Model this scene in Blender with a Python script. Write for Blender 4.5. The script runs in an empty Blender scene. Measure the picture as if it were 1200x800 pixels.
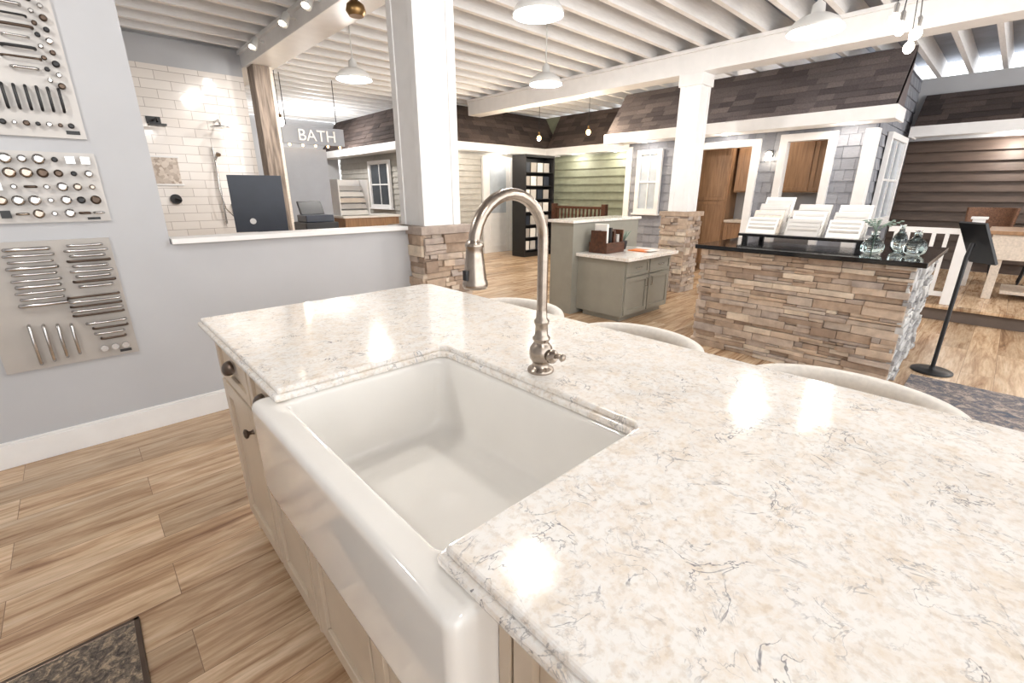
import bpy, math, random
from mathutils import Matrix, Vector
random.seed(7)
S=bpy.context.scene
def rgb(r,g,b):
    f=lambda c:(c/255/12.92) if c/255<=.04045 else ((c/255+.055)/1.055)**2.4
    return (f(r),f(g),f(b),1)
# ---------------------------------------------------------------- materials
class NT:
    def __init__(s,name):
        s.m=bpy.data.materials.new(name); s.m.use_nodes=True; s.t=s.m.node_tree
        s.b=s.t.nodes['Principled BSDF']
    def n(s,ty,**k):
        nd=s.t.nodes.new(ty)
        for a,v in k.items(): setattr(nd,a,v)
        return nd
    def l(s,a,b): s.t.links.new(a,b)
    def coord(s,scale=(1,1,1)):
        c=s.n('ShaderNodeTexCoord'); mp=s.n('ShaderNodeMapping'); mp.inputs['Scale'].default_value=scale
        s.l(c.outputs['Object'],mp.inputs['Vector']); return mp.outputs[0]
    def noise(s,vec,scale,detail=4,rough=.5,dist=0):
        q=s.n('ShaderNodeTexNoise'); q.inputs['Scale'].default_value=scale; q.inputs['Detail'].default_value=detail
        q.inputs['Roughness'].default_value=rough; q.inputs['Distortion'].default_value=dist; s.l(vec,q.inputs['Vector']); return q
    def ramp(s,fac,stops):
        r=s.n('ShaderNodeValToRGB'); e=r.color_ramp.elements
        while len(e)<len(stops): e.new(.5)
        for i,(p,c) in enumerate(stops): e[i].position=p; e[i].color=c
        s.l(fac,r.inputs[0]); return r.outputs[0]
    def mix(s,fac,a,b,bt='MIX'):
        q=s.n('ShaderNodeMix'); q.data_type='RGBA'; q.blend_type=bt
        for sock,v in ((q.inputs[0],fac),(q.inputs[6],a),(q.inputs[7],b)):
            if hasattr(v,'node'): s.l(v,sock)
            else: sock.default_value=v
        return q.outputs[2]
    def bump(s,h,st=.2,d=.01):
        q=s.n('ShaderNodeBump'); q.inputs['Strength'].default_value=st; q.inputs['Distance'].default_value=d
        s.l(h,q.inputs['Height']); s.l(q.outputs[0],s.b.inputs['Normal'])
def mat(name,c,rough=.5,metal=0,var=.06,nscale=8,bump=0,stretch=(1,1,1),emit=0,trans=0,coat=0,ior=None):
    k=NT(name); b=k.b
    v=k.coord(stretch); nz=k.noise(v,nscale)
    c2=tuple(min(1,x*(1-var*2)) for x in c[:3])+(1,); c3=tuple(min(1,x*(1+var)) for x in c[:3])+(1,)
    k.l(k.ramp(nz.outputs[0],[(.3,c2),(.7,c3)]),b.inputs['Base Color'])
    b.inputs['Roughness'].default_value=rough; b.inputs['Metallic'].default_value=metal
    if bump: k.bump(nz.outputs[0],bump)
    if emit:
        b.inputs['Emission Color'].default_value=c; b.inputs['Emission Strength'].default_value=emit
    if trans: b.inputs['Transmission Weight'].default_value=trans
    if coat: b.inputs['Coat Weight'].default_value=coat
    if ior: b.inputs['IOR'].default_value=ior
    return k.m
def island_mat(name,stops,rough=.8,nscale=15,bump=.3,nvar=.35,stretch=(1,1,1)):
    k=NT(name); g=k.n('ShaderNodeNewGeometry'); v=k.coord(stretch)
    col=k.ramp(g.outputs['Random Per Island'],stops); nz=k.noise(v,nscale,6,.6)
    dk=k.ramp(nz.outputs[0],[(.3,(1-nvar,)*3+(1,)),(.7,(1.1,1.1,1.1,1))])
    k.l(k.mix(1.0,col,dk,'MULTIPLY'),k.b.inputs['Base Color']); k.b.inputs['Roughness'].default_value=rough
    k.bump(nz.outputs[0],bump); return k.m
M={}
M['wall']=mat('wall_paint_grey',rgb(186,187,190),.7,var=.02,nscale=3)
M['white']=mat('white_paint',rgb(238,237,236),.45,var=.02)
M['cream']=mat('cream_joist_paint',rgb(246,245,244),.6,var=.03,stretch=(1,8,8))
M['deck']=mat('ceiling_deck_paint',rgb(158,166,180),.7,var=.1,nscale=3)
M['greige']=mat('greige_cabinet_paint',rgb(204,187,166),.35,var=.02)
M['sage']=mat('sage_grey_cabinet_paint',rgb(146,144,134),.45,var=.03)
M['porcelain']=mat('white_fireclay',rgb(243,240,235),.08,var=.01,coat=.6)
M['nickel']=mat('brushed_nickel',rgb(172,160,148),.26,1,var=.08,nscale=60)
M['chrome']=mat('satin_steel',rgb(200,198,196),.22,1,var=.06)
M['bronze']=mat('dark_bronze',rgb(92,78,68),.35,.8,var=.1)
M['black']=mat('matte_black',rgb(28,28,30),.4,var=.1)
M['blackglossy']=mat('black_granite',rgb(22,22,24),.08,var=.3,nscale=120)
M['navy']=mat('dark_slate_plastic',rgb(48,54,66),.35,var=.05)
M['board']=mat('display_board_laminate',rgb(196,192,188),.35,var=.03)
M['boardlow']=mat('display_board_grey',rgb(174,168,162),.35,var=.03)
M['fabric']=mat('cream_upholstery',rgb(228,222,214),.85,var=.05,nscale=60,bump=.1)
M['oak']=mat('stained_oak',rgb(158,122,90),.45,var=.14,nscale=6,stretch=(6,6,.6))
M['walnut']=mat('dark_walnut',rgb(84,52,36),.4,var=.25,nscale=8,stretch=(1,4,4))
M['barn']=mat('weathered_barnwood',rgb(138,124,112),.85,var=.3,nscale=7,bump=.5,stretch=(5,5,.5))
M['greenglass']=mat('clear_pale_glass',rgb(238,247,247),.02,var=.0,trans=1,ior=1.35)
M['bulb']=mat('frosted_bulb_glow',rgb(255,242,220),.3,var=0,emit=18)
M['warmbulb']=mat('filament_bulb_glow',rgb(255,200,130),.3,var=0,emit=10)
M['shade']=mat('white_enamel_shade',rgb(222,222,220),.3,var=.01)
M['paper']=mat('paper_white',rgb(235,232,226),.7,var=.03)
M['orange']=mat('orange_print',rgb(222,120,50),.5,var=.1)
M['brass']=mat('aged_brass',rgb(150,120,80),.35,1)
M['greywall']=mat('cool_grey_partition_paint',rgb(150,154,162),.7,var=.02)
M['plant']=mat('pale_eucalyptus',rgb(130,148,135),.7,var=.2)
M['leather']=mat('brown_woven_seat',rgb(122,84,60),.6,var=.3,nscale=70,bump=.5)
M['table']=mat('whitewashed_wood',rgb(220,208,194),.5,var=.08,stretch=(1,6,6))
M['winglass']=mat('window_pane_dark',rgb(60,66,72),.08,var=.1)
M['palepane']=mat('window_pane_pale',rgb(192,200,208),.1,var=.05)
M['shingle']=island_mat('asphalt_shingle',[(0,rgb(98,90,91)),(.5,rgb(124,114,114)),(1,rgb(148,137,134))],.9,60,.3)
M['shinglebr']=island_mat('dark_brown_shingle',[(0,rgb(66,56,54)),(1,rgb(104,90,84))],.9,60,.3)
M['shake']=island_mat('grey_shake',[(0,rgb(132,134,141)),(1,rgb(156,158,165))],.8,20,.3,.12,(1,1,6))
M['brownsiding']=mat('brown_lap_siding',rgb(84,70,62),.5,var=.12,nscale=4,stretch=(1,1,6))
M['greensiding']=mat('green_lap_siding',rgb(142,146,126),.6,var=.06)
M['beigesiding']=mat('beige_lap_siding',rgb(184,181,174),.6,var=.06)
M['stone']=island_mat('ledge_stone',[(0,rgb(150,130,114)),(.25,rgb(182,160,140)),(.5,rgb(206,186,166)),(.75,rgb(174,160,150)),(1,rgb(218,202,182))],.9,14,.6,.28)
M['stonegrey']=island_mat('grey_ledge_stone',[(0,rgb(160,158,158)),(.5,rgb(192,191,190)),(1,rgb(218,216,212))],.9,14,.6,.3)
M['mortar']=mat('mortar',rgb(104,92,84),.95)
def floor_mat():
    k=NT('oak_laminate_planks'); v=k.coord()
    br=k.n('ShaderNodeTexBrick'); br.offset=.37; br.inputs['Scale'].default_value=1
    br.inputs['Brick Width'].default_value=1.22; br.inputs['Row Height'].default_value=.19; br.inputs['Mortar Size'].default_value=.0014
    br.inputs['Mortar Smooth'].default_value=.3
    br.inputs['Color1'].default_value=(0,0,0,1); br.inputs['Color2'].default_value=(1,1,1,1); br.inputs['Mortar'].default_value=(.5,.5,.5,1)
    k.l(v,br.inputs['Vector'])
    off=k.n('ShaderNodeVectorMath',operation='MULTIPLY_ADD'); k.l(br.outputs['Color'],off.inputs[0]); off.inputs[1].default_value=(7,3,5); k.l(v,off.inputs[2])
    mp=k.n('ShaderNodeMapping'); mp.inputs['Scale'].default_value=(.7,7,1); k.l(off.outputs[0],mp.inputs[0])
    g=k.noise(mp.outputs[0],2.0,8,.62,.8); g2=k.noise(mp.outputs[0],9,6,.6,.3)
    base=k.ramp(g.outputs[0],[(.29,rgb(142,108,82)),(.40,rgb(192,160,128)),(.52,rgb(224,197,165)),(.75,rgb(240,219,191))])
    pl=k.ramp(br.outputs['Color'],[(0,rgb(214,210,206)),(.5,rgb(246,240,234)),(1,rgb(255,255,255))])
    c=k.mix(1,base,pl,'MULTIPLY')
    fine=k.ramp(g2.outputs[0],[(.35,rgb(222,216,210)),(.6,(1,1,1,1))]); c=k.mix(1,c,fine,'MULTIPLY')
    c=k.mix(br.outputs['Fac'],c,rgb(130,104,82))
    k.l(c,k.b.inputs['Base Color']); k.b.inputs['Roughness'].default_value=.26
    k.bump(g2.outputs[0],.06,.005); return k.m
M['floor']=floor_mat()
def tile_mat():
    k=NT('white_subway_tile'); c=k.n('ShaderNodeTexCoord'); sp=k.n('ShaderNodeSeparateXYZ'); cb=k.n('ShaderNodeCombineXYZ')
    k.l(c.outputs['Object'],sp.inputs[0]); k.l(sp.outputs[0],cb.inputs[0]); k.l(sp.outputs[2],cb.inputs[1])
    br=k.n('ShaderNodeTexBrick'); br.inputs['Scale'].default_value=1; br.inputs['Brick Width'].default_value=.3; br.inputs['Row Height'].default_value=.1
    br.inputs['Mortar Size'].default_value=.003; br.inputs['Color1'].default_value=rgb(228,221,214); br.inputs['Color2'].default_value=rgb(237,231,225); br.inputs['Mortar'].default_value=rgb(180,170,163)
    k.l(cb.outputs[0],br.inputs['Vector']); k.l(br.outputs['Color'],k.b.inputs['Base Color']); k.b.inputs['Roughness'].default_value=.12
    nz=k.noise(cb.outputs[0],8); k.bump(nz.outputs[0],.15); return k.m
M['tile']=tile_mat()
def quartz():
    k=NT('veined_quartz'); v=k.coord()
    def ridge(scale,width,dist,mscale,lo,hi,rough=.55):
        n=k.noise(v,scale,5,rough,dist)
        a=k.n('ShaderNodeMath',operation='SUBTRACT'); k.l(n.outputs[0],a.inputs[0]); a.inputs[1].default_value=.5
        b=k.n('ShaderNodeMath',operation='ABSOLUTE'); k.l(a.outputs[0],b.inputs[0])
        ln=k.ramp(b.outputs[0],[(width*.25,(1,1,1,1)),(width,(0,0,0,1))])
        mk=k.ramp(k.noise(v,mscale,4,.65).outputs[0],[(lo,(0,0,0,1)),(hi,(1,1,1,1))])
        return k.mix(1,ln,mk,'MULTIPLY')
    bl=k.noise(v,28,6,.7,.5); bg=k.noise(v,4.5,4,.6)
    c=k.ramp(bl.outputs[0],[(.34,rgb(234,223,209)),(.45,rgb(240,233,225)),(.56,rgb(244,241,237))])
    sp=k.ramp(k.noise(v,90,3,.6).outputs[0],[(.36,rgb(234,229,223)),(.5,(1,1,1,1))]); c=k.mix(.7,c,sp,'MULTIPLY')
    c=k.mix(k.ramp(bg.outputs[0],[(.5,(0,0,0,1)),(.7,(.25,.25,.25,1))]),c,rgb(232,219,204))
    v2=ridge(17,.014,1.0,15,.49,.61); v1=ridge(9,.008,1.3,10,.50,.60); v3=ridge(34,.02,.7,22,.52,.64)
    c=k.mix(k.mix(1,v3,(.4,.4,.4,1),'MULTIPLY'),c,rgb(172,167,165))
    c=k.mix(k.mix(1,v2,(.62,.62,.62,1),'MULTIPLY'),c,rgb(138,136,140)); c=k.mix(k.mix(1,v1,(.85,.85,.85,1),'MULTIPLY'),c,rgb(100,99,107))
    k.l(c,k.b.inputs['Base Color']); k.b.inputs['Roughness'].default_value=.09; return k.m
M['quartz']=quartz()
def rugm(name,a,b,c,sc):
    k=NT(name); v=k.coord(); n=k.noise(v,sc,8,.75,1); n2=k.noise(v,120,2)
    col=k.ramp(n.outputs[0],[(.38,a),(.5,b),(.6,c)]); k.l(k.mix(.5,col,k.ramp(n2.outputs[0],[(.4,(.5,.5,.5,1)),(.6,(1,1,1,1))]),'MULTIPLY'),k.b.inputs['Base Color'])
    k.b.inputs['Roughness'].default_value=.95; k.bump(n2.outputs[0],.5); return k.m
M['rug1']=rugm('charcoal_tan_rug',rgb(74,68,64),rgb(120,108,96),rgb(180,160,136),34)
M['rug2']=rugm('blue_grey_rug',rgb(88,95,110),rgb(132,124,124),rgb(188,172,160),14)
# ---------------------------------------------------------------- mesh builder
class MB:
    def __init__(s,name,parent=None): s.name=name;s.v=[];s.f=[];s.fm=[];s.fs=[];s.mats=[];s.M=Matrix.Identity(4);s.parent=parent
    def mi(s,m):
        if m not in s.mats: s.mats.append(m)
        return s.mats.index(m)
    def add(s,vs,fs,m,smooth=False):
        o=len(s.v); s.v+= [tuple(s.M@Vector(p)) for p in vs]; k=s.mi(m)
        for f in fs: s.f.append([i+o for i in f]); s.fm.append(k); s.fs.append(smooth)
    def hexa(s,p,m): s.add(p,[(0,3,2,1),(4,5,6,7),(0,1,5,4),(1,2,6,5),(2,3,7,6),(3,0,4,7)],m)
    def box(s,x0,x1,y0,y1,z0,z1,m):
        s.hexa([(x0,y0,z0),(x1,y0,z0),(x1,y1,z0),(x0,y1,z0),(x0,y0,z1),(x1,y0,z1),(x1,y1,z1),(x0,y1,z1)],m)
    def loft(s,loops,m,cap0=True,cap1=True,smooth=True):
        n=len(loops[0]); vs=[p for l in loops for p in l]; fs=[]
        for i in range(len(loops)-1):
            for j in range(n): fs.append((i*n+j,i*n+(j+1)%n,(i+1)*n+(j+1)%n,(i+1)*n+j))
        s.add(vs,fs,m,smooth)
        if cap0: s.add(loops[0],[tuple(range(n))[::-1]],m)
        if cap1: s.add(loops[-1],[tuple(range(n))],m)
    def tube(s,pts,rs,m,seg=12,cap=True):
        pts=[Vector(p) for p in pts]
        if not isinstance(rs,(list,tuple)): rs=[rs]*len(pts)
        loops=[];prev=None
        for i,p in enumerate(pts):
            t=(pts[min(i+1,len(pts)-1)]-pts[max(i-1,0)])
            if t.length<1e-9: t=Vector((0,0,1))
            t.normalize()
            if prev is None:
                a=Vector((0,0,1)) if abs(t.z)<.9 else Vector((1,0,0)); u=t.cross(a).normalized()
            else: u=(prev-t*prev.dot(t)).normalized()
            prev=u; w=t.cross(u)
            loops.append([tuple(p+(u*math.cos(2*math.pi*k/seg)+w*math.sin(2*math.pi*k/seg))*rs[i]) for k in range(seg)])
        s.loft(loops,m,cap,cap)
    def lathe(s,c,prof,m,seg=28,cap0=True,cap1=True):
        s.loft([[(c[0]+r*math.cos(2*math.pi*k/seg),c[1]+r*math.sin(2*math.pi*k/seg),c[2]+z) for k in range(seg)] for r,z in prof],m,cap0,cap1)
    def ball(s,c,r,m,seg=12,sz=1):
        s.lathe(c,[(max(r*math.sin(math.pi*i/8),.0004),-r*sz*math.cos(math.pi*i/8)) for i in range(9)],m,seg)
    def done(s,bevel=0,seg=2):
        me=bpy.data.meshes.new(s.name); me.from_pydata(s.v,[],s.f); me.update()
        for m in s.mats: me.materials.append(m)
        for p,k,sm in zip(me.polygons,s.fm,s.fs): p.material_index=k; p.use_smooth=sm
        o=bpy.data.objects.new(s.name,me); S.collection.objects.link(o)
        if bevel:
            b=o.modifiers.new('bevel','BEVEL'); b.width=bevel; b.segments=seg; b.limit_method='ANGLE'; b.angle_limit=math.radians(50)
        if s.parent: o.parent=s.parent
        return o
def empty(name):
    e=bpy.data.objects.new(name,None); S.collection.objects.link(e); return e
def frame(origin,u,out):
    u=Vector(u);o=Vector(out)
    return Matrix((( u.x,o.x,0,origin[0]),(u.y,o.y,0,origin[1]),(0,0,1,origin[2]),(0,0,0,1)))
def simplebox(name,x0,x1,y0,y1,z0,z1,m,bevel=0):
    b=MB(name); b.box(x0,x1,y0,y1,z0,z1,m); return b.done(bevel)
def rr(x0,x1,y0,y1,r,z,n=6):
    P=[]
    for cx,cy,a0 in ((x1-r,y1-r,0),(x0+r,y1-r,90),(x0+r,y0+r,180),(x1-r,y0+r,270)):
        for i in range(n+1):
            a=math.radians(a0+90*i/n); P.append((cx+r*math.cos(a),cy+r*math.sin(a),z))
    return P
def shaker(b,u0,u1,z0,z1,m,rail=.055,t=.02,rec=.01):
    b.box(u0,u0+rail,0,t,z0,z1,m); b.box(u1-rail,u1,0,t,z0,z1,m)
    b.box(u0+rail,u1-rail,0,t,z0,z0+rail,m); b.box(u0+rail,u1-rail,0,t,z1-rail,z1,m)
    b.box(u0+rail,u1-rail,0,t-rec,z0+rail,z1-rail,m)
def siding(b,u0,u1,z0,z1,h,m,d=.03):
    z=z0
    while z<z1-.01:
        zt=min(z+h,z1)
        b.hexa([(u0,0,z),(u1,0,z),(u1,d,z),(u0,d,z),(u0,0,zt),(u1,0,zt),(u1,.006,zt),(u0,.006,zt)],m); z+=h
def shakes(b,u0,u1,z0,z1,h,m):
    z=z0
    while z<z1-.01:
        zt=min(z+h,z1); u=u0
        while u<u1-.001:
            w=min(random.uniform(.1,.2),u1-u); e=random.uniform(.02,.032)
            b.hexa([(u,0,z),(u+w-.004,0,z),(u+w-.004,e,z),(u,e,z),(u,0,zt),(u+w-.004,0,zt),(u+w-.004,.01,zt),(u,.01,zt)],m); u+=w
        z+=h
def awning(name,fr,u0,u1,z0,z1,d,m,rows=8,fh=.14):
    b=MB(name); b.M=fr@Matrix.Translation((0,.042,0)); d-=.042
    b.box(u0-.03,u1+.03,d-.03,d+.03,z0-fh,z0+.01,M['white']); b.box(u0,u1,0,d-.03,z0-fh+.02,z0-fh+.04,M['white'])
    b.box(u0-.03,u0,0,d-.03,z0-fh,z0+.01,M['white']); b.box(u1,u1+.03,0,d-.03,z0-fh,z0+.01,M['white'])
    for u in (u0,u1-.02): b.add([(u,0,z0),(u,d,z0),(u,0,z1),(u+.02,0,z0),(u+.02,d,z0),(u+.02,0,z1)],[(0,1,2),(3,5,4),(0,3,4,1),(1,4,5,2),(2,5,3,0)],m)
    for r in range(rows):
        za=z0+(z1-z0)*r/rows; zb=z0+(z1-z0)*(r+1)/rows; da=d*(1-r/rows); db=d*(1-(r+1)/rows); u=u0
        while u<u1-.001:
            w=min(random.uniform(.18,.36),u1-u); e=random.uniform(.018,.032)
            b.hexa([(u,max(da-.1,0),za),(u+w,max(da-.1,0),za),(u+w,da+e,za),(u,da+e,za),(u,max(db-.1,0),zb),(u+w,max(db-.1,0),zb),(u+w,db+.012,zb),(u,db+.012,zb)],m); u+=w
    return b.done()
def ledgestone(b,u0,u1,z0,z1,m,hmin=.03,hmax=.07,lmin=.09,lmax=.3):
    def stone(u,w,z,h):
        e=random.uniform(.015,.05); e2=e+random.uniform(-.01,.01); e3=e+random.uniform(-.008,.008); g=.001
        j=lambda: random.uniform(-.003,.003)
        b.hexa([(u+g,0,z+g),(u+w-g,0,z+g),(u+w-g,e,z+g+j()),(u+g,e2,z+g+j()),(u+g,0,z+h-g),(u+w-g,0,z+h-g),(u+w-g,e3,z+h-g+j()),(u+g,e,z+h-g+j())],m)
    z=z0
    while z<z1-.005:
        h=random.uniform(hmin,hmax)
        if z+h>z1-.02: h=z1-z
        u=u0
        while u<u1-.005:
            w=random.uniform(lmin,lmax)
            if u+w>u1-.05: w=u1-u
            if h>.045 and random.random()<.55:
                f=random.uniform(.35,.65); c=random.uniform(.3,.7)
                stone(u,w,z,h*f); stone(u,w*c,z+h*f,h*(1-f)); stone(u+w*c,w*(1-c),z+h*f,h*(1-f))
            else: stone(u,w,z,h)
            u+=w
        z+=h
# ---------------------------------------------------------------- room shell
CZ=3.05
simplebox('floor',-3,10.6,-4,12.7,-.1,0,M['floor'])
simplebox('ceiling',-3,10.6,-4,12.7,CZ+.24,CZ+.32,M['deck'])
b=MB('ceiling_joists'); y=-3.8
while y<12.5:
    b.box(-3,10.5,y,y+.055,CZ,CZ+.239,M['cream']); y+=.36
b.done()
b=MB('ceiling_beam'); b.box(2.0,2.32,-4,12.4,2.86,CZ-.04,M['white']); b.box(1.97,2.35,-4,12.4,CZ-.04,CZ,M['white']); b.done(.004)
b=MB('ceiling_beam'); b.box(6.1,6.4,-4,7.75,2.78,CZ-.04,M['white']); b.box(6.07,6.43,-4,7.75,CZ-.04,CZ,M['white']); b.done(.004)
b=MB('wall_left')
prof=[(-3,0),(1.93,0),(1.93,1.07),(.38,1.07),(.38,CZ-.001),(-3,CZ-.001)]
b.add([(x,3.25,z) for x,z in prof]+[(x,3.37,z) for x,z in prof],[(0,1,2,3),(0,3,4,5),(9,8,7,6),(11,10,9,6)]+[(i,i+6,(i+1)%6+6,(i+1)%6) for i in range(6)],M['wall']); b.done()
b=MB('trim_ledge'); b.box(.385,1.96,3.21,3.41,1.07,1.10,M['white']); b.done(.003)
b=MB('baseboard_left'); b.box(-3,1.93,3.235,3.25,0,.125,M['white']); b.box(-3,1.93,3.24,3.25,.125,.14,M['white']); b.done(.003)
simplebox('light_block_wall',-3.12,-3,-4,3.37,0,CZ+.2,M['wall'])  # unseen wall, added to hold back world light near the island
simplebox('wall_shower',-.6,2.0,7.2,7.35,0,2.76,M['tile'])
simplebox('wall_above_shower',-.6,2.0,7.2,7.35,2.761,CZ-.001,M['wall'])
simplebox('wall_far_left',-.75,-.6,3.4,12.5,0,CZ-.001,M['wall'])
simplebox('wall_back',-.6,5.45,12.5,12.65,0,CZ-.001,M['wall'])
simplebox('wall_partition',2.55,3.3,8.0,8.1,0,2.02,M['greywall'])
def column(name,x0,y0,w,ztop):
    e=empty(name)
    c=MB('shaft',e); c.box(x0+.008,x0+w-.008,y0+.008,y0+w-.008,1.1,ztop,M['white'])
    for ax in (x0,x0+w-.07):
        for ay in (y0,y0+w-.07): c.box(ax,ax+.07,ay,ay+.07,1.1,ztop,M['white'])
    c.box(x0-.02,x0+w+.02,y0-.02,y0+w+.02,ztop-.14,ztop,M['white'])
    c.done(.004)
    p=MB('stone_base',e); q=.03; X0,X1,Y0,Y1=x0-q,x0+w+q,y0-q,y0+w+q
    p.box(X0,X1,Y0,Y1,0,1.04,M['mortar'])
    for fr,L in ((frame((X0,Y0,0),(1,0,0),(0,-1,0)),X1-X0),(frame((X0,Y0,0),(0,1,0),(-1,0,0)),Y1-Y0),(frame((X0,Y1,0),(1,0,0),(0,1,0)),X1-X0),(frame((X1,Y0,0),(0,1,0),(1,0,0)),Y1-Y0)):
        p.M=fr; ledgestone(p,-.02,L+.02,0,1.04,M['stone'],.04,.1,.1,.25)
    p.M=Matrix.Identity(4); p.box(X0-.05,X1+.05,Y0-.05,Y1+.05,1.04,1.1,M['stone']); p.done(.005)
column('support_column',1.98,3.1,.35,2.859)
column('support_column',6.11,3.04,.28,2.779)
b=MB('barnwood_post'); b.box(2.03,2.22,6.85,7.09,0,2.859,M['barn']); b.box(2.221,2.26,6.85,7.09,0,2.859,M['table']); b.box(2.0,2.29,6.82,7.12,0,.16,M['barn']); b.done(.006)
b=MB('wall_siding_left'); b.box(5.5,8.9,8.3,8.42,0,CZ-.001,M['beigesiding']); b.M=frame((5.5,8.3,0),(1,0,0),(0,-1,0)); siding(b,0,3.4,0,2.14,.12,M['beigesiding']); b.done()
b=MB('wall_siding_hall'); b.box(5.5,5.62,8.42,12.5,0,CZ-.001,M['beigesiding']); b.M=frame((5.5,8.3,0),(0,1,0),(-1,0,0)); siding(b,0,4.2,0,2.14,.12,M['beigesiding']); b.done()
awning('shingle_awning',frame((5.5,8.3,0),(1,0,0),(0,-1,0)),-.5,3.36,2.3,CZ-.01,.5,M['shinglebr'])
awning('shingle_awning',frame((5.5,8.3,0),(0,1,0),(-1,0,0)),.0,4.1,2.3,CZ-.01,.5,M['shinglebr'])
b=MB('wall_green_siding'); b.box(8.9,9.02,5.2,8.42,0,CZ-.001,M['greensiding']); b.M=frame((8.9,5.2,0),(0,1,0),(-1,0,0)); siding(b,0,3.08,0,2.14,.17,M['greensiding'],.04); b.done()
awning('shingle_awning',frame((8.9,5.2,0),(0,1,0),(-1,0,0)),.05,2.55,2.3,CZ-.01,.5,M['shinglebr'])
def door(name,fr,u0,u1,z1,leaf,glass=None):
    b=MB(name); b.M=fr
    b.box(u0-.09,u0,0,.06,0,z1+.06,M['white']); b.box(u1,u1+.09,0,.06,0,z1+.06,M['white']); b.box(u0,u1,0,.06,z1,z1+.06,M['white'])
    b.box(u0,u1,.0,.035,0,z1,leaf)
    if glass: b.box(u0+.12,u1-.12,.035,.04,.9,z1-.15,glass)
    b.M=b.M@Matrix.Translation((0,.035,0)); shaker(b,u0+.1,u1-.1,.12,.8,leaf,.05,.012,.008)
    if not glass: shaker(b,u0+.1,u1-.1,.9,z1-.12,leaf,.05,.012,.008)
    b.tube([(u0+.06,0,1),(u0+.06,.05,1),(u0+.14,.05,1)],.01,M['black'],8); return b.done(.003)
door('door_1',frame((5.5,8.265,0),(1,0,0),(0,-1,0)),1.42,2.15,2.05,M['white'],M['palepane'])
def window(name,fr,u0,u1,z0,z1,pane,bars=(1,1),fw=.08):
    b=MB(name); b.M=fr
    b.box(u0,u0+fw,0,.06,z0,z1,M['white']); b.box(u1-fw,u1,0,.06,z0,z1,M['white']); b.box(u0+fw,u1-fw,0,.06,z0,z0+fw,M['white']); b.box(u0+fw,u1-fw,0,.06,z1-fw,z1,M['white'])
    b.box(u0-.03,u1+.03,0,.09,z0-.03,z0,M['white']); b.box(u0+fw,u1-fw,.0,.02,z0+fw,z1-fw,pane)
    nv,nh=bars
    for i in range(1,nv+1):
        c=u0+fw+(u1-u0-2*fw)*i/(nv+1); b.box(c-.012,c+.012,.02,.035,z0+fw,z1-fw,M['white'])
    for i in range(1,nh+1):
        c=z0+fw+(z1-z0-2*fw)*i/(nh+1); b.box(u0+fw,u1-fw,.02,.04,c-.015,c+.015,M['white'])
    return b.done(.003)
window('window_1',frame((5.465,8.3,0),(0,1,0),(-1,0,0)),1.5,2.5,1.0,2.05,M['winglass'])
HX=7.9
b=MB('wall_house_front')
def hb(y0,y1,z0,z1):
    b.M=Matrix.Identity(4); b.box(HX,HX+.1,y0,y1,z0,z1,M['shake']); b.M=frame((HX,y0,0),(0,1,0),(-1,0,0)); shakes(b,0,y1-y0,z0,z1,.15,M['shake'])
hb(3.85,5.2,0,2.2); hb(2.5,2.95,0,2.2); hb(1.47,1.95,0,2.2); hb(1.95,2.5,0,1.05); hb(1.95,2.5,2.08,2.2); hb(2.95,3.85,2.05,2.2)
b.M=Matrix.Identity(4); b.box(HX,HX+.1,1.47,5.2,2.2,CZ-.001,M['shake']); b.done()
simplebox('wall_house_return',HX+.101,8.895,5.1,5.19,0,CZ-.001,M['shake'])
b=MB('wall_house_side'); b.box(HX+.101,10.27,1.47,1.57,0,CZ-.001,M['shake']); b.M=frame((HX,1.47,0),(1,0,0),(0,-1,0)); shakes(b,.1,2.35,0,3.04,.15,M['shake']); b.done()
b=MB('trim_house'); b.box(HX-.045,HX,1.43,1.57,0,2.15,M['white']); b.box(HX,HX+.1,1.425,1.465,0,2.15,M['white']); b.box(HX-.045,HX,5.1,5.22,0,2.15,M['white']); b.box(HX-.05,HX,1.57,2.8,.0,.0+.15,M['white']); b.done(.003)
awning('shingle_awning',frame((HX,1.23,0),(0,1,0),(-1,0,0)),0,4.07,2.32,CZ-.02,.6,M['shingle'],9)
window('window_2',frame((HX-.03,0,0),(0,1,0),(-1,0,0)),4.46,4.96,.98,2.08,M['palepane'])
b=MB('trim_doorway'); b.M=frame((HX-.03,0,0),(0,1,0),(-1,0,0)); b.box(2.85,2.96,-.1,.05,0,2.12,M['white']); b.box(3.84,3.95,-.1,.05,0,2.12,M['white']); b.box(2.96,3.84,-.1,.05,2.02,2.12,M['white']); b.done(.003)
b=MB('window_3'); b.M=frame((HX-.03,0,0),(0,1,0),(-1,0,0)) 
b.box(1.87,1.97,-.1,.05,1.0,2.15,M['white']); b.box(2.48,2.58,-.1,.05,1.0,2.15,M['white']); b.box(1.97,2.48,-.1,.05,1.0,1.1,M['white']); b.box(1.97,2.48,-.1,.05,2.05,2.15,M['white']); b.done(.003)
window('window_4',frame((HX,1.435,0),(1,0,0),(0,-1,0)),.6,1.9,.9,2.15,M['palepane'],(1,1))
b=MB('wall_house_interior'); b.box(8.75,8.86,1.6,5.0,0,3.0,M['wall']); b.done()
b=MB('oak_display_cabinet')
b.box(8.35,8.74,3.45,4.6,0,2.5,M['oak']); b.box(8.45,8.74,1.7,3.4,1.35,2.5,M['oak']); b.box(8.25,8.74,1.7,3.4,0,.86,M['oak']); b.box(8.22,8.74,1.7,3.4,.86,.9,M['table'])
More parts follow.
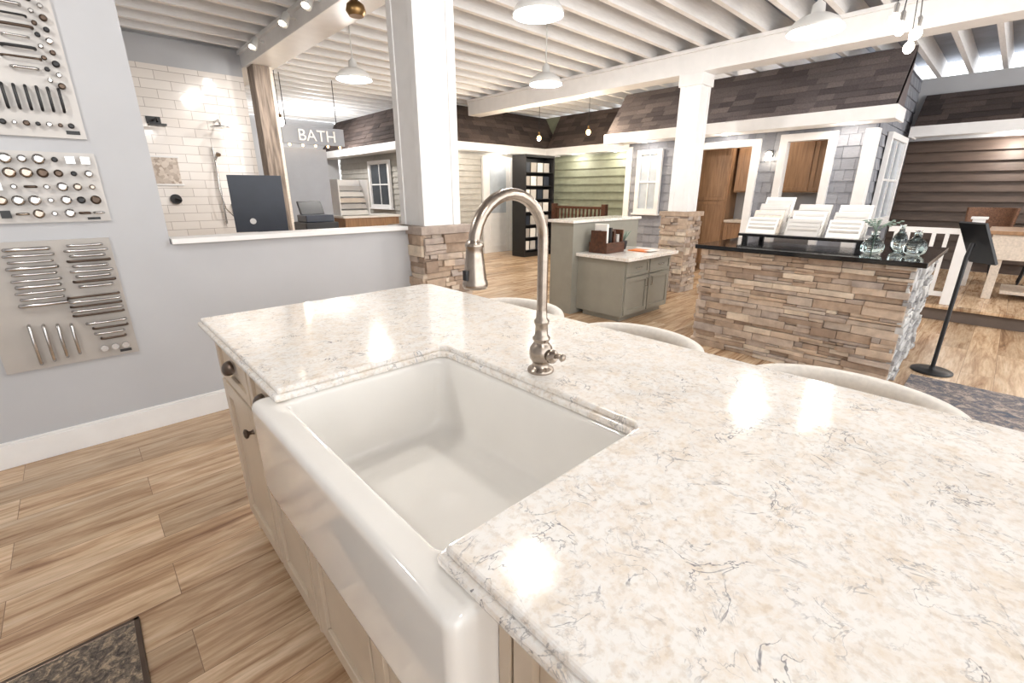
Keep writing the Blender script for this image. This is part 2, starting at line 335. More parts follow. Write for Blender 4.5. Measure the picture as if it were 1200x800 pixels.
b.M=frame((8.35,0,0),(0,1,0),(-1,0,0)); shaker(b,3.47,4.0,.1,1.2,M['oak']); shaker(b,3.47,4.0,1.22,2.45,M['oak']); shaker(b,4.02,4.58,.1,1.2,M['oak']); shaker(b,4.02,4.58,1.22,2.45,M['oak'])
b.M=frame((8.45,0,0),(0,1,0),(-1,0,0))
for i in range(3): shaker(b,1.72+.56*i,2.26+.56*i,1.37,2.45,M['oak'])
b.M=frame((8.25,0,0),(0,1,0),(-1,0,0))
for i in range(3): shaker(b,1.72+.56*i,2.26+.56*i,.1,.84,M['oak'])
b.done(.003)
b=MB('wall_brown_siding'); b.box(10.3,10.42,-4,1.57,0,CZ-.001,M['wall']); b.M=frame((10.3,-4,0),(0,1,0),(-1,0,0)); siding(b,0,5.43,.161,2.14,.15,M['brownsiding'],.05); b.done()
awning('shingle_awning',frame((10.3,-4,0),(0,1,0),(-1,0,0)),.05,5.35,2.3,2.8,.55,M['shinglebr'],6)
b=MB('wood_platform'); b.box(6.8,10.24,-4,1.0,0,.13,M['mortar']); b.box(6.76,10.24,-4,1.0,.13,.16,M['floor']); b.done(.004)
b=MB('porch_railing')
for x,y in ((6.95,.28),(8.6,.28)):
    b.box(x-.06,x+.06,y-.06,y+.06,.16,1.02,M['white']); b.box(x-.08,x+.08,y-.08,y+.08,1.02,1.05,M['white'])
b.box(6.95,8.6,.25,.31,.92,.98,M['white']); b.box(6.95,8.6,.26,.30,.24,.29,M['white'])
for i in range(12): b.box(7.1+.12*i,7.135+.12*i,.265,.3,.29,.92,M['white'])
b.box(6.93,6.97,.34,.95,.92,.98,M['white']); b.box(6.93,6.97,.34,.95,.24,.29,M['white'])
for i in range(5): b.box(6.93,6.965,.42+.11*i,.455+.11*i,.29,.92,M['white'])
b.done(.004)
b=MB('display_bench_table'); b.box(7.6,8.5,-1.5,.1,.62,.9,M['table']); b.box(7.55,8.55,-1.55,.15,.9,.94,M['oak'])
for x in (7.7,8.4):
    for y in (-1.4,0): b.box(x-.04,x+.04,y-.04,y+.04,.16,.62,M['table'])
b.box(7.75,8.35,-1.3,-.1,.22,.26,M['table']); b.done(.006)
for x,y in ((9.2,-.42),(9.25,.2)):
    b=MB('woven_dining_chair')
    b.lathe((x,y,0),[(.04,.56),(.22,.57),(.24,.6),(.24,.63),(.2,.66)],M['leather'],20)
    for dx in (-.17,.17):
        for dy in (-.17,.17): b.tube([(x+dx*.7,y+dy*.7,.57),(x+dx,y+dy,.163)],[.018,.012],M['black'],8)
    b.loft([[(x+(.2+.04*s)*math.cos(math.radians(a)),y+(.22+.04*s)*math.sin(math.radians(a)),z) for a in list(range(-80,81,20))]+[(x+(.17+.04*s)*math.cos(math.radians(a)),y+(.19+.04*s)*math.sin(math.radians(a)),z) for a in list(range(80,-81,-20))] for s,z in ((0,.62),(.5,.8),(1,1.05),(1.1,1.15))],M['leather']); b.done()
# ---------------------------------------------------------------- kitchen island
isl=empty('kitchen_island')
b=MB('cabinetry',isl); G=M['greige']
b.box(.30,.95,-.75,1.87,.1,.635,G); b.box(.30,.95,1.135,1.87,.635,.889,G); b.box(.30,.95,-.75,.315,.635,.889,G); b.box(.77,.95,.315,1.135,.635,.889,G)
b.box(.36,.93,-.72,1.84,0,.1,M['bronze']); b.box(.95,.965,-.75,1.87,.0,.889,G); b.box(.30,.965,1.87,1.885,0.0,.889,G)
b.M=frame((.30,0,0),(0,1,0),(-1,0,0))
b.box(.32,1.13,0,.012,.6,.64,G); b.box(.302,.3235,0,.02,.1,.889,G); b.box(1.1265,1.142,0,.02,.1,.889,G)
shaker(b,1.475,1.865,.715,.875,G,.035); shaker(b,1.475,1.865,.115,.70,G)
shaker(b,1.147,1.46,.715,.875,G,.035); shaker(b,1.147,1.46,.115,.70,G)
shaker(b,.765,1.12,.115,.62,G); shaker(b,.34,.755,.115,.62,G)
shaker(b,-.1,.297,.715,.875,G,.035); shaker(b,-.1,.297,.115,.70,G); shaker(b,-.72,-.12,.115,.875,G)
b.done(.0025)
b=MB('cabinet_hardware',isl)
def knob(x,y,z): b.tube([(x,y,z),(x-.008,y,z),(x-.014,y,z),(x-.02,y,z),(x-.026,y,z),(x-.03,y,z)],[.009,.006,.006,.015,.016,.008],M['bronze'],16)
def cup(x,y,z):
    L=[]
    for i in range(9):
        a=math.pi*i/8-math.pi/2; yy=y+.045*math.sin(a); r=.02*math.cos(a)+.003
        L.append([(x-r*1.2*math.cos(math.radians(t)),yy,z-.008+r*1.3*math.sin(math.radians(t))) for t in (-20,0,25,50,75,95)])
    b.loft(L,M['bronze'])
cup(.281,1.67,.795); cup(.281,1.31,.795); cup(.281,.1,.795)
for y,z in ((1.51,.62),(1.185,.62),(.80,.565),(.72,.565),(.25,.62)): knob(.281,y,z)
b.done()
b=MB('countertop',isl)
for o,z0,z1 in ((0,.889,.9065),(-.009,.905,.92)):
    P=[(.25-o,1.93+o),(.25-o,1.058-o),(.70-o,1.058-o),(.715-o,1.043-o),(.715-o,.427+o),(.70-o,.412+o),(.25-o,.412+o),(.25-o,-.85-o),(1.24+o,-.85-o),(1.24+o,1.90+o),(1.21+o,1.93+o)]
    n=len(P); b.add([(x,y,z0) for x,y in P]+[(x,y,z1) for x,y in P],[tuple(range(n))]+[tuple(range(n,2*n))[::-1]]+[(i,i+n,(i+1)%n+n,(i+1)%n) for i in range(n)],M['quartz'])
b.done(.006,3)
b=MB('farmhouse_sink',isl); P=M['porcelain']
def L(o,z,r=.02): return rr(.21+o,.76-o,.325+o,1.125-o,r,z)
def I(o,z,r=.04): return rr(.262+o,.725-o,.405+o,1.07-o,r,z)
b.loft([L(.03,.64),L(.012,.64),L(.009,.6405),L(.003,.645),L(.0005,.652),L(0,.66),L(0,.668),L(0,.70),L(0,.83),L(0,.862),L(0,.87),L(.0008,.877),L(.004,.884),L(.009,.8875),L(.014,.888),L(.02,.888),
 I(-.006,.888),I(-.002,.888),I(.002,.887),I(.006,.883),I(.008,.877),I(.009,.868),I(.012,.83),I(.022,.72,.05),I(.027,.695,.055),I(.036,.679,.06),I(.05,.671,.06),I(.07,.669,.06),I(.1,.667,.06)],P)
b.done()
b=MB('kitchen_faucet'); N=M['nickel']; fx,fy=.785,.73
b.lathe((fx,fy,.92),[(.033,0),(.034,.004),(.032,.009),(.024,.013),(.02,.022),(.023,.028),(.028,.036),(.030,.05),(.028,.064),(.021,.074),(.018,.08),(.022,.084),(.022,.09),(.017,.096),(.0155,.12),(.0185,.127),(.0185,.133),(.014,.139),(.013,.16)],N)
pts=[(fx,fy,1.06),(fx,fy,1.12),(fx,fy,1.2),(fx,fy,1.245)]; R=.102
for i in range(1,15):
    a=math.pi*i/14; pts.append((fx-R+R*math.cos(a),fy,1.245+R*math.sin(a)))
tx=fx-2*R
b.tube(pts+[(tx,fy,1.235)],.0128,N,20)
b.lathe((tx,fy,1.16),[(.018,0),(.024,.001),(.0265,.006),(.026,.014),(.0235,.02),(.0235,.024),(.021,.045),(.018,.07),(.017,.082),(.019,.086),(.019,.091),(.0155,.096),(.014,.1)],N)
b.box(tx-.027,tx-.021,fy-.006,fy+.006,1.18,1.2,M['black'])
b.tube([(fx,fy-.018,.968),(fx,fy-.03,.968),(fx,fy-.034,.968),(fx,fy-.042,.969),(fx,fy-.05,.97)],[.014,.014,.018,.017,.009],N,18)
b.tube([(fx,fy-.046,.97),(fx-.004,fy-.056,.976),(fx-.004,fy-.066,.978),(fx-.004,fy-.076,.975),(fx-.004,fy-.08,.974)],[.006,.0055,.0075,.01,.005],N,12)
b.done()
for cy in (1.5,.86,.2):
    b=MB('counter_stool'); F=M['fabric']; cx=1.36
    b.loft([rr(cx-.04+i,cx+.28-i,cy-.21+i,cy+.21-i,.09-i*.5,z) for z,i in ((.56,.02),(.575,0),(.62,0),(.645,.03))],F)
    loops=[]
    for k in range(25):
        a=math.radians(-100+200*k/24); ca,sa=math.cos(a),math.sin(a)
        rx,ry=.16,.235; x=cx+.06+rx*ca; y=cy+ry*sa
        top=.828+.012*math.cos(a); t=.016; nx,ny=ca,sa
        loops.append([(x-t*nx,y-t*ny,.58),(x+t*nx,y+t*ny,.58),(x+t*nx,y+t*ny,top-.05),(x+(t+.012)*nx,y+(t+.01)*ny,top-.035),(x+(t+.016)*nx,y+(t+.012)*ny,top-.014),(x+(t+.008)*nx,y+(t+.008)*ny,top),(x-(t-.004)*nx,y-(t-.004)*ny,top),(x-(t+.006)*nx,y-(t+.006)*ny,top-.014),(x-(t+.004)*nx,y-(t+.004)*ny,top-.035),(x-t*nx,y-t*ny,top-.05)])
    b.loft(loops,F)
    for dx,dy in ((0,-.16),(0,.16),(.22,-.16),(.22,.16)): b.tube([(cx+dx,cy+dy,.565),(cx+dx*1.15-.02,cy+dy*1.15,0)],[.018,.013],M['barn'],10)
    b.tube([(cx-.01,cy-.17,.2),(cx-.01,cy+.17,.2)],.01,M['barn'],8); b.tube([(cx+.225,cy-.17,.2),(cx+.225,cy+.17,.2)],.01,M['barn'],8)
    b.done()
b=MB('floor_mat'); b.box(-1.1,-.12,.6,1.69,0.0005,.009,M['rug1']); b.box(-1.1,-.12,1.675,1.69,.0005,.0105,M['bronze']); b.box(-.135,-.12,.6,1.69,.0005,.0105,M['bronze']); b.done(.002)
b=MB('area_rug'); b.box(2.3,4.5,-2.2,.26,.0005,.012,M['rug2']); b.done(.003)
# ---------------------------------------------------------------- stone display counter
b=MB('stone_display_counter'); x0,x1,y0,y1=4.06,5.2,.38,1.78
b.box(x0,x1,y0,y1,0,.88,M['mortar'])
b.M=frame((x0,y0,0),(0,1,0),(-1,0,0)); ledgestone(b,-.03,y1-y0+.03,0,.88,M['stone'],.03,.075,.1,.32)
b.M=frame((x0,y0,0),(1,0,0),(0,-1,0)); ledgestone(b,-.03,x1-x0+.03,0,.88,M['stonegrey'],.03,.07,.08,.24)
b.M=frame((x0,y1,0),(1,0,0),(0,1,0)); ledgestone(b,-.03,x1-x0+.03,0,.88,M['stone'])
b.M=Matrix.Identity(4); b.box(x0-.09,x1+.06,y0-.08,y1+.08,.88,.915,M['blackglossy']); b.done(.004)
b=MB('sample_shelf'); b.box(4.6,5.15,.75,1.75,.96,.985,M['blackglossy'])
for x,y in ((4.65,.8),(4.65,1.7),(5.1,.8),(5.1,1.7)): b.box(x-.02,x+.02,y-.02,y+.02,.915,.96,M['black'])
b.done(.003)
def sampleset(y,w,n,cols):
    b=MB('sample_binder')
    for i in range(n):
        x=4.68+.1*i; z=.985; t=.02; h=.14+.06*i; dx=h*.45
        b.hexa([(x,y,z),(x+t,y,z),(x+t,y+w,z),(x,y+w,z),(x+dx,y,z+h),(x+dx+t,y,z+h),(x+dx+t,y+w,z+h),(x+dx,y+w,z+h)],cols[i%len(cols)])
        for q in (.3,.55,.8):
            b.hexa([(x+dx*q-.003,y+.015,z+h*q),(x+dx*q,y+.015,z+h*q),(x+dx*q,y+w-.015,z+h*q),(x+dx*q-.003,y+w-.015,z+h*q),(x+dx*(q+.12)-.003,y+.015,z+h*(q+.12)),(x+dx*(q+.12),y+.015,z+h*(q+.12)),(x+dx*(q+.12),y+w-.015,z+h*(q+.12)),(x+dx*(q+.12)-.003,y+w-.015,z+h*(q+.12))],[M['boardlow'],M['table'],M['board']][int(q*10)%3])
    b.done(.002)
sampleset(1.46,.26,4,[M['paper'],M['table'],M['board']]); sampleset(1.12,.26,3,[M['board'],M['paper']]); sampleset(.82,.24,3,[M['paper'],M['board']])
def vase(x,y,h,r,m,plant=False):
    b=MB('glass_vase'); b.lathe((x,y,.9155),[(r*.6,0),(r,h*.12),(r*1.05,h*.35),(r*.8,h*.6),(r*.35,h*.75),(r*.33,h*.92),(r*.42,h)],m,24,True,False)
    b.lathe((x,y,.918),[(r*.5,0),(r*.95,h*.12),(r*1.0,h*.35),(r*.75,h*.6),(r*.31,h*.75),(r*.29,h*.92),(r*.39,h)],m,24,True,False)
    if plant:
        for i in range(9):
            a=i*2.4; q=.05+.02*(i%3); p=[(x,y,.93),(x,y,.915+h),(x+q*.6*math.cos(a),y+q*.6*math.sin(a),.915+h*1.3),(x+q*1.5*math.cos(a),y+q*1.5*math.sin(a),.915+h*1.5)]
            b.tube(p,.0025,M['plant'],6)
            for k in range(4): b.ball((p[3][0]-.02*k*math.cos(a),p[3][1]-.02*k*math.sin(a),p[3][2]-.012*k),.012,M['plant'],6,.4)
    b.done()
vase(4.3,.66,.16,.07,M['greenglass'],True); vase(4.42,.43,.17,.065,M['greenglass']); vase(4.62,.55,.2,.05,M['greenglass'])
b=MB('tablet_floor_stand'); kx,ky=4.72,.16; b.lathe((kx,ky,0),[(.13,0),(.13,.012),(.12,.018),(.02,.022),(.018,.04)],M['black'],32)
b.tube([(kx,ky,.03),(kx,ky,.9),(kx+.01,ky-.01,1.0)],.014,M['black'],12)
b.M=Matrix.Translation((kx+.035,ky-.035,1.0))@Matrix.Rotation(math.radians(-43.2),4,'Z')@Matrix.Rotation(math.radians(60),4,'Y'); b.box(-.165,.165,-.1,.1,-.008,.012,M['black']); b.box(-.15,.15,-.085,.085,.012,.014,M['navy']); b.done(.003)
# ---------------------------------------------------------------- sage desk cabinet
b=MB('sage_storage_cabinet'); Sg=M['sage']
b.box(4.1,5.05,2.65,3.27,.06,.67,Sg); b.box(4.14,5.0,2.7,3.2,0,.06,Sg); b.box(4.06,5.1,2.58,3.27,.67,.705,M['quartz'])
b.box(4.0,5.3,3.272,3.6,0,1.03,Sg); b.box(3.97,5.33,3.25,3.63,1.03,1.06,M['quartz'])
b.M=frame((4.1,2.65,0),(1,0,0),(0,-1,0))
for i in range(2):
    u=.02+.46*i; shaker(b,u,u+.44,.5,.655,Sg,.03); shaker(b,u,u+.44,.08,.485,Sg,.05)
    b.tube([(u+.17,.02,.58),(u+.17,.04,.58),(u+.27,.04,.58),(u+.27,.02,.58)],.005,M['chrome'],8)
    q=u+(.4 if i==0 else .04); b.tube([(q,.02,.36),(q,.04,.36),(q,.04,.45),(q,.02,.45)],.005,M['chrome'],8)
b.done(.003)
b=MB('wooden_brochure_caddy'); x,y=4.2,2.96; W=M['walnut']
b.box(x,x+.34,y,y+.02,.706,.82,W); b.box(x,x+.34,y+.22,y+.24,.706,.82,W); b.box(x,x+.02,y+.02,y+.22,.706,.95,W); b.box(x+.32,x+.34,y+.02,y+.22,.706,.95,W); b.box(x+.02,x+.32,y+.02,y+.22,.706,.715,W); b.tube([(x+.01,y+.12,.94),(x+.33,y+.12,.94)],.013,W,10)
for i in range(4): b.box(x+.04+.07*i,x+.08+.07*i,y+.04,y+.2,.716,1.02-.04*i,[M['paper'],M['black'],M['walnut'],M['board']][i])
b.done(.002)
b=MB('open_magazine'); b.box(4.65,4.85,2.75,2.98,.706,.715,M['orange']); b.box(4.68,4.88,2.7,2.78,.715,.72,M['paper']); b.done(.001)
b=MB('potted_succulent'); b.lathe((4.75,3.12,.706),[(.04,0),(.055,.08),(.05,.1)],M['black'],16)
for i in range(10):
    a=i*2.4; b.tube([(4.75,3.12,.79),(4.75+.05*math.cos(a),3.12+.05*math.sin(a),.86),(4.75+.11*math.cos(a),3.12+.09*math.sin(a),.92)],[.006,.009,.001],M['plant'],6)
b.done()
# ---------------------------------------------------------------- hardware display boards
FY=3.2355
def hpull(b,x,z,L,m,r=.005): b.tube([(x-L/2,FY,z),(x-L/2,3.212,z),(x-L/2+.01,3.206,z),(x+L/2-.01,3.206,z),(x+L/2,3.212,z),(x+L/2,FY,z)],r,m,8)
def vpull(b,x,z,L,m,r=.005): b.tube([(x,FY,z-L/2),(x,3.212,z-L/2),(x,3.206,z-L/2+.01),(x,3.206,z+L/2-.01),(x,3.212,z+L/2),(x,FY,z+L/2)],r,m,8)
def kn(b,x,z,r,m): b.tube([(x,FY,z),(x,3.222,z),(x,3.22,z),(x,3.21,z),(x,3.206,z)],[r*.5,r*.45,r,r,r*.6],m,14)
def sqk(b,x,z,r,m): b.box(x-r,x+r,3.212,3.22,z-r,z+r,m); b.box(x-r*.4,x+r*.4,3.22,FY,z-r*.4,z+r*.4,m)
CB=[M['chrome'],M['bronze'],M['black']]
b=MB('hardware_display_board'); b.box(-.5,.14,3.235,3.2495,1.6,2.3,M['board'])
for i in range(10):
    hpull(b,-.01,2.265-.042*i,.085+.02*(i%3),CB[(i*2)%3],.0045+.002*(i%2)); kn(b,.065,2.26-.046*i,.01,CB[i%3]); kn(b,.1,2.24-.046*i,.011+.003*(i%2),CB[(i+1)%3]); hpull(b,-.2,2.26-.045*i,.12,CB[(i*2+1)%3],.006)
for i in range(13): vpull(b,-.36+.037*i,1.765,.095,M['black'],.006)
for i in range(14): kn(b,-.4+.038*i,1.655,.009+.003*(i%2),CB[(i+1)%3])
b.box(.07,.12,3.233,3.236,1.618,1.635,M['black']); b.done()
b=MB('hardware_display_board'); b.box(-.5,.15,3.235,3.2495,1.21,1.535,M['board'])
random.seed(3)
for r in range(5):
    for c in range(11):
        x=-.44+.055*c; z=1.5-.062*r; q=random.random(); m=random.choice([M['chrome'],M['chrome'],M['nickel'],M['bronze'],M['chrome'],M['black']])
        if q<.25: sqk(b,x,z,.017,m)
        elif q<.35: hpull(b,x,z,.035,m,.006)
        else: kn(b,x,z,random.choice((.012,.017,.021,.023)),m)
b.box(.06,.11,3.233,3.236,1.218,1.23,M['black']); b.done()
b=MB('hardware_display_board'); b.box(-.4,.12,3.235,3.2495,.49,1.125,M['boardlow'])
for i in range(9): hpull(b,.02,1.095-.026*i,.13+.03*(i%2),[M['chrome'],M['bronze']][i%4==3],.0065)
for i in range(10): hpull(b,-.19,1.09-.03*i,.15+.02*(i%2),M['chrome'],.006+.003*(i%3==0))
for i in range(5): hpull(b,.0,.835-.024*i,.2,M['chrome'] if i%2 else M['bronze'],.0055)
for i in range(4): vpull(b,-.27+.05*i,.62,.2-.015*i,M['chrome'],.007)
for i in range(4): hpull(b,.02+.01*(i%2),.69-.03*i,.16-.02*i,M['bronze'] if i%2 else M['chrome'],.006)
for i in range(3): b.tube([(-.02+.045*i,FY,.545),(-.02+.045*i,3.21,.545)],.016,M['chrome'],12)
b.box(.04,.09,3.233,3.236,.505,.52,M['black']); b.done()
random.seed(11)
# ---------------------------------------------------------------- shower display
b=MB('shower_fixture_set'); K=M['black']; C=M['chrome']
b.box(.88,1.02,7.185,7.199,2.12,2.2,K); b.tube([(.95,7.19,2.16),(.95,6.98,2.16),(.95,6.95,2.12)],.012,K,10); b.box(.87,1.03,6.9,7.06,2.08,2.1,K)
b.tube([(1.58,7.199,2.2),(1.58,7.0,2.2),(1.58,6.95,2.15)],.012,C,10); b.lathe((1.58,6.95,2.11),[(.11,0),(.11,.01),(.02,.03)],C,20)
b.tube([(1.5,7.16,.95),(1.5,7.16,1.9)],.011,C,10)
for z in (.98,1.87): b.tube([(1.5,7.199,z),(1.5,7.16,z)],.014,C,10)
b.tube([(1.5,7.14,1.75),(1.52,7.05,1.82),(1.52,7.03,1.8)],[.015,.018,.03],C,12)
b.tube([(1.5,7.13,1.72),(1.47,7.08,1.4),(1.5,7.06,1.15),(1.58,7.1,1.05),(1.6,7.19,1.2)],.008,C,8)
b.tube([(1.0,7.199,1.27),(1.0,7.17,1.27)],.06,K,20); b.tube([(1.0,7.17,1.27),(1.0,7.13,1.27),(1.05,7.12,1.25)],.015,K,10)
b.tube([(1.7,7.199,1.3),(1.7,7.17,1.3)],.05,C,20); b.done()
k=NT('mosaic_tile'); v=k.coord(); vo=k.n('ShaderNodeTexVoronoi'); vo.inputs['Scale'].default_value=30; k.l(v,vo.inputs['Vector']); k.l(k.ramp(vo.outputs['Color'],[(.2,rgb(168,152,138)),(.8,rgb(218,206,194))]),k.b.inputs['Base Color'])
b=MB('mosaic_niche'); b.box(.7,1.1,7.187,7.199,1.45,1.75,k.m); b.box(.68,1.12,7.182,7.199,1.43,1.45,M['white']); b.box(.68,1.12,7.182,7.199,1.75,1.77,M['white']); b.done(.002)
b=MB('reception_desk'); b.box(.7,2.5,5.2,6.1,.74,.78,M['oak']); b.box(.75,.8,5.25,6.05,0,.74,M['white']); b.box(2.4,2.45,5.25,6.05,0,.74,M['white']); b.box(.8,2.4,5.25,5.28,.2,.74,M['white']); b.done(.004)
b=MB('desktop_monitor'); b.M=Matrix.Translation((1.48,5.5,0))@Matrix.Rotation(math.radians(-12),4,'Z')
b.box(-.25,.25,-.015,.02,.95,1.52,M['navy']); b.box(-.24,.24,.02,.024,1.0,1.50,M['black']); b.box(-.05,.05,.0,.05,.8,.95,M['chrome']); b.box(-.12,.12,-.06,.12,.781,.795,M['chrome']); b.tube([(-.08,-.015,1.06),(-.08,-.018,1.06)],.03,M['shade'],20); b.done(.006)
b=MB('office_printer'); b.box(1.92,2.3,5.45,5.85,.781,1.02,M['black']); b.box(1.95,2.27,5.5,5.8,1.02,1.1,M['navy']); b.hexa([(1.97,5.7,1.1),(2.25,5.7,1.1),(2.25,5.75,1.1),(1.97,5.75,1.1),(1.97,5.8,1.25),(2.25,5.8,1.25),(2.25,5.83,1.25),(1.97,5.83,1.25)],M['black']); b.box(2.0,2.2,5.4,5.46,.85,.87,M['paper']); b.done(.01)
sg=empty('bath_sign'); b=MB('sign_board',sg); b.box(2.62,3.6,7.93,7.98,2.08,2.34,M['greywall'])
for x in (2.7,3.5): b.tube([(x,7.95,2.34),(x,7.95,CZ)],.006,M['black'],6)
for i in range(5): b.ball((2.72+.2*i,7.95,2.06),.02,M['warmbulb'],10)
b.done()
cu=bpy.data.curves.new('letters','FONT'); cu.body='BATH'; cu.size=.24; cu.extrude=.012; cu.align_x='CENTER'; cu.align_y='CENTER'
o=bpy.data.objects.new('letters',cu); o.location=(3.15,7.915,2.2); o.rotation_euler=(math.radians(90),0,0); o.data.materials.append(M['white']); S.collection.objects.link(o); o.parent=sg
b=MB('tile_sample_desk'); b.box(3.9,5.2,9.0,9.8,.86,.9,M['paper']); b.box(3.95,5.15,9.05,9.75,0,.86,M['oak']); b.done(.004)
b=MB('tile_sample_rack') 
for i in range(5): b.hexa([(4.0,9.3+.05*i,.91+.12*i),(4.6,9.3+.05*i,.91+.12*i),(4.6,9.32+.05*i,.91+.12*i),(4.0,9.32+.05*i,.91+.12*i),(4.0,9.36+.05*i,1.0+.12*i),(4.6,9.36+.05*i,1.0+.12*i),(4.6,9.38+.05*i,1.0+.12*i),(4.0,9.38+.05*i,1.0+.12*i)],[M['paper'],M['board'],M['table']][i%3])
b.box(3.98,4.0,9.28,9.65,.901,1.6,M['white']); b.box(4.6,4.62,9.28,9.65,.901,1.6,M['white']); b.box(4.0,4.6,9.62,9.65,.901,1.6,M['white']); b.done(.002)
b=MB('product_display_rack'); X=7.05; b.box(X,X+.9,7.1,7.5,0,.1,K); b.box(X,X+.03,7.1,7.5,.1,2.05,K); b.box(X+.87,X+.9,7.1,7.5,.1,2.05,K); b.box(X+.03,X+.87,7.4,7.5,.1,2.05,K); b.box(X,X+.9,7.1,7.5,2.05,2.1,K)
for r in range(7):
    b.box(X+.03,X+.87,7.15,7.4,.12+.27*r,.14+.27*r,K)
    for c in range(4): b.box(X+.07+.2*c,X+.23+.2*c,7.2,7.22,.14+.27*r,.33+.27*r,[M['paper'],M['board'],M['navy'],M['boardlow']][(r*3+c)%4])
b.done(.002)
b=MB('wood_railing_display') 
b.box(7.9,7.96,5.7,7.0,1.02,1.07,M['walnut']); b.box(7.9,7.96,5.7,7.0,.2,.25,M['walnut'])
for i in range(13): b.box(7.915,7.945,5.72+.1*i,5.75+.1*i,.25,1.02,M['walnut'])
for y in (5.65,7.0): b.box(7.88,7.98,y,y+.1,0,1.12,M['walnut'])
b.done(.003)
# ---------------------------------------------------------------- lamps
def pl(name,x,y,z,e,c,r=.05,parent=None):
    l=bpy.data.lights.new(name,'POINT'); l.energy=e; l.color=c; l.shadow_soft_size=r
    o=bpy.data.objects.new(name,l); o.location=(x,y,z); S.collection.objects.link(o)
    if parent: o.parent=parent
def dome(x,y,z,e=70,R=.19):
    b=MB('dome_pendant_lamp')
    b.lathe((x,y,z),[(R,0),(R*1.02,.012),(R*.97,.03),(R*.8,.075),(R*.5,.11),(R*.25,.125),(R*.22,.19),(R*.1,.21),(.006,.23)],M['shade'],36,False,True)
    b.lathe((x,y,z),[(R*.97,.004),(R*.93,.03),(R*.76,.07),(R*.46,.104),(.02,.118)],M['shade'],36,False,True)
    b.tube([(x,y,z+.22),(x,y,CZ+.239)],.008,M['shade'],8); b.ball((x,y,z+.055),.05,M['bulb'],16)
    o=b.done(); pl('lamp_light',x,y,z-.03,e,(1,.975,.94),.06,o)
for p in ((2.85,2.75,2.60,34),(4.66,1.42,2.57,55,.2),(2.71,5.54,2.58,58,.2),(4.35,4.06,2.54,85),(1.55,1.5,2.62,30),(.3,-1.0,2.6,30),(3.2,-1.2,2.6,42),(-.8,2.0,2.6,46),(7.2,-1.5,2.6,100)): dome(*p)  # last four domes are out of view, added as fill light
b=MB('bulb_cluster_chandelier'); cx,cy=4.5,.82
b.lathe((cx,cy,CZ-.03),[(.09,0),(.09,.02),(.03,.03)],M['chrome'],24)
for i,(dx,dy,z) in enumerate(((0,.06,2.5),(-.08,0,2.42),(.06,-.05,2.32),(-.03,-.09,2.38),(.09,.03,2.45))):
    b.tube([(cx+dx*.3,cy+dy*.3,CZ-.02),(cx+dx,cy+dy,z+.1)],.003,K,6); b.lathe((cx+dx,cy+dy,z+.04),[(.014,0),(.016,.05),(.006,.065)],M['chrome'],12); b.ball((cx+dx,cy+dy,z),.032,M['bulb'],14,1.2)
o=b.done(); pl('cluster_light',cx,cy,2.2,32,(1,.97,.93),.05,o)
def mini(name,x,y,z,m=M['warmbulb'],e=8,r=.04):
    b=MB(name); b.tube([(x,y,z+.09),(x,y,CZ+.239)],.004,K,6); b.lathe((x,y,z+.03),[(.02,0),(.02,.06),(.008,.075)],M['brass'],12); b.ball((x,y,z),r,m,14,1.15); o=b.done(); pl('bulb_light',x,y,z-.08,e,(1,.85,.65),.04,o)
mini('pendant_bulb_lamp',6.6,6.3,2.3,e=58); mini('pendant_bulb_lamp',6.9,5.4,2.35,e=58); mini('pendant_bulb_lamp',2.45,7.4,2.3,M['bulb'],7,.05)
b=MB('brass_pendant_lamp'); b.lathe((1.8,3.55,2.55),[(.05,0),(.07,.03),(.06,.07),(.02,.1),(.008,.12)],M['brass'],20); b.tube([(1.8,3.55,2.66),(1.8,3.55,CZ+.239)],.006,M['brass'],8); b.done()
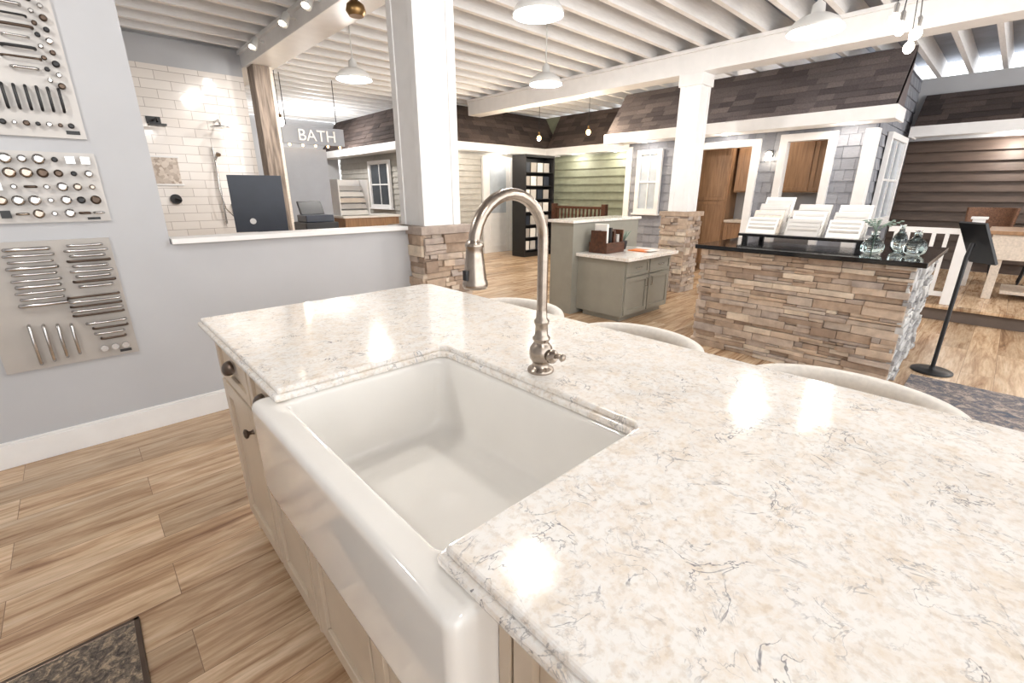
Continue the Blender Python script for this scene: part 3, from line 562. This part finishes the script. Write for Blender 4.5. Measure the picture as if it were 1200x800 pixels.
for x,y in ((2.0,5.2),(2.0,4.6),(2.0,6.2)):
    b=MB('track_spotlight'); b.tube([(x-.001,y,2.95),(x-.08,y,2.95)],.012,M['shade'],8); b.tube([(x-.08,y,2.97),(x-.14,y-.03,2.87)],[.035,.045],M['shade'],16); b.ball((x-.138,y-.03,2.872),.035,M['bulb'],12,.4); o=b.done()
    l=bpy.data.lights.new('spot_light','SPOT'); l.energy=48 if y<6 else 26; l.color=(1,.96,.92); l.spot_size=math.radians(110); l.spot_blend=.9; l.shadow_soft_size=.04
    q=bpy.data.objects.new('spot_light',l); q.location=(x-.17,y-.045,2.81); q.rotation_euler=(math.radians(42),math.radians(-14),0); S.collection.objects.link(q); q.parent=o
def soffit(pts,e,c=(1,.93,.85)):
    b=MB('soffit_downlight')
    for x,y,z in pts: b.lathe((x,y,z-.012),[(.05,0),(.05,.012)],M['bulb'],16)
    o=b.done()
    for x,y,z in pts: pl('soffit_light',x,y,z-.06,e,c,.04,o)
soffit([(9.98,y,2.178) for y in (-2,-.9,.2)],18)
soffit([(8.62,y,2.178) for y in (6.0,7.1)],10)
soffit([(7.6,y,2.198) for y in (1.7,3.3,4.7)],5)  # added downlights, brighten the house front under its awning
soffit([(x,8.02,2.178) for x in (5.9,7.3)],9)  # made-up downlights, put in to lift the far left wall
b=MB('wall_sconce'); b.box(7.84,7.868,2.66,2.74,1.85,1.95,K); b.lathe((7.8,2.7,1.8),[(.04,0),(.045,.1),(.02,.13)],M['bulb'],14); b.done()
w=bpy.data.worlds.new('daylight'); S.world=w; w.use_nodes=True; w.node_tree.nodes['Background'].inputs[0].default_value=(.98,.99,1,1); w.node_tree.nodes['Background'].inputs[1].default_value=3.2
pl('hall_fill_light',4.2,10.5,2.6,110,(1,.97,.93),.1); pl('house_room_fill_light',8.25,3.0,2.4,30,(1,.9,.78),.08)  # bare fill points without fixtures, added to brighten hall and house room
cam=bpy.data.cameras.new('camera'); co=bpy.data.objects.new('camera',cam); S.collection.objects.link(co)
co.location=(0,0,1.35); co.rotation_euler=(math.radians(90-18.2),0,math.radians(46.8-90)); cam.sensor_width=36; cam.lens=36*531/1200; cam.clip_start=.02
S.camera=co
S.view_settings.view_transform='Standard'; S.view_settings.exposure=0.0
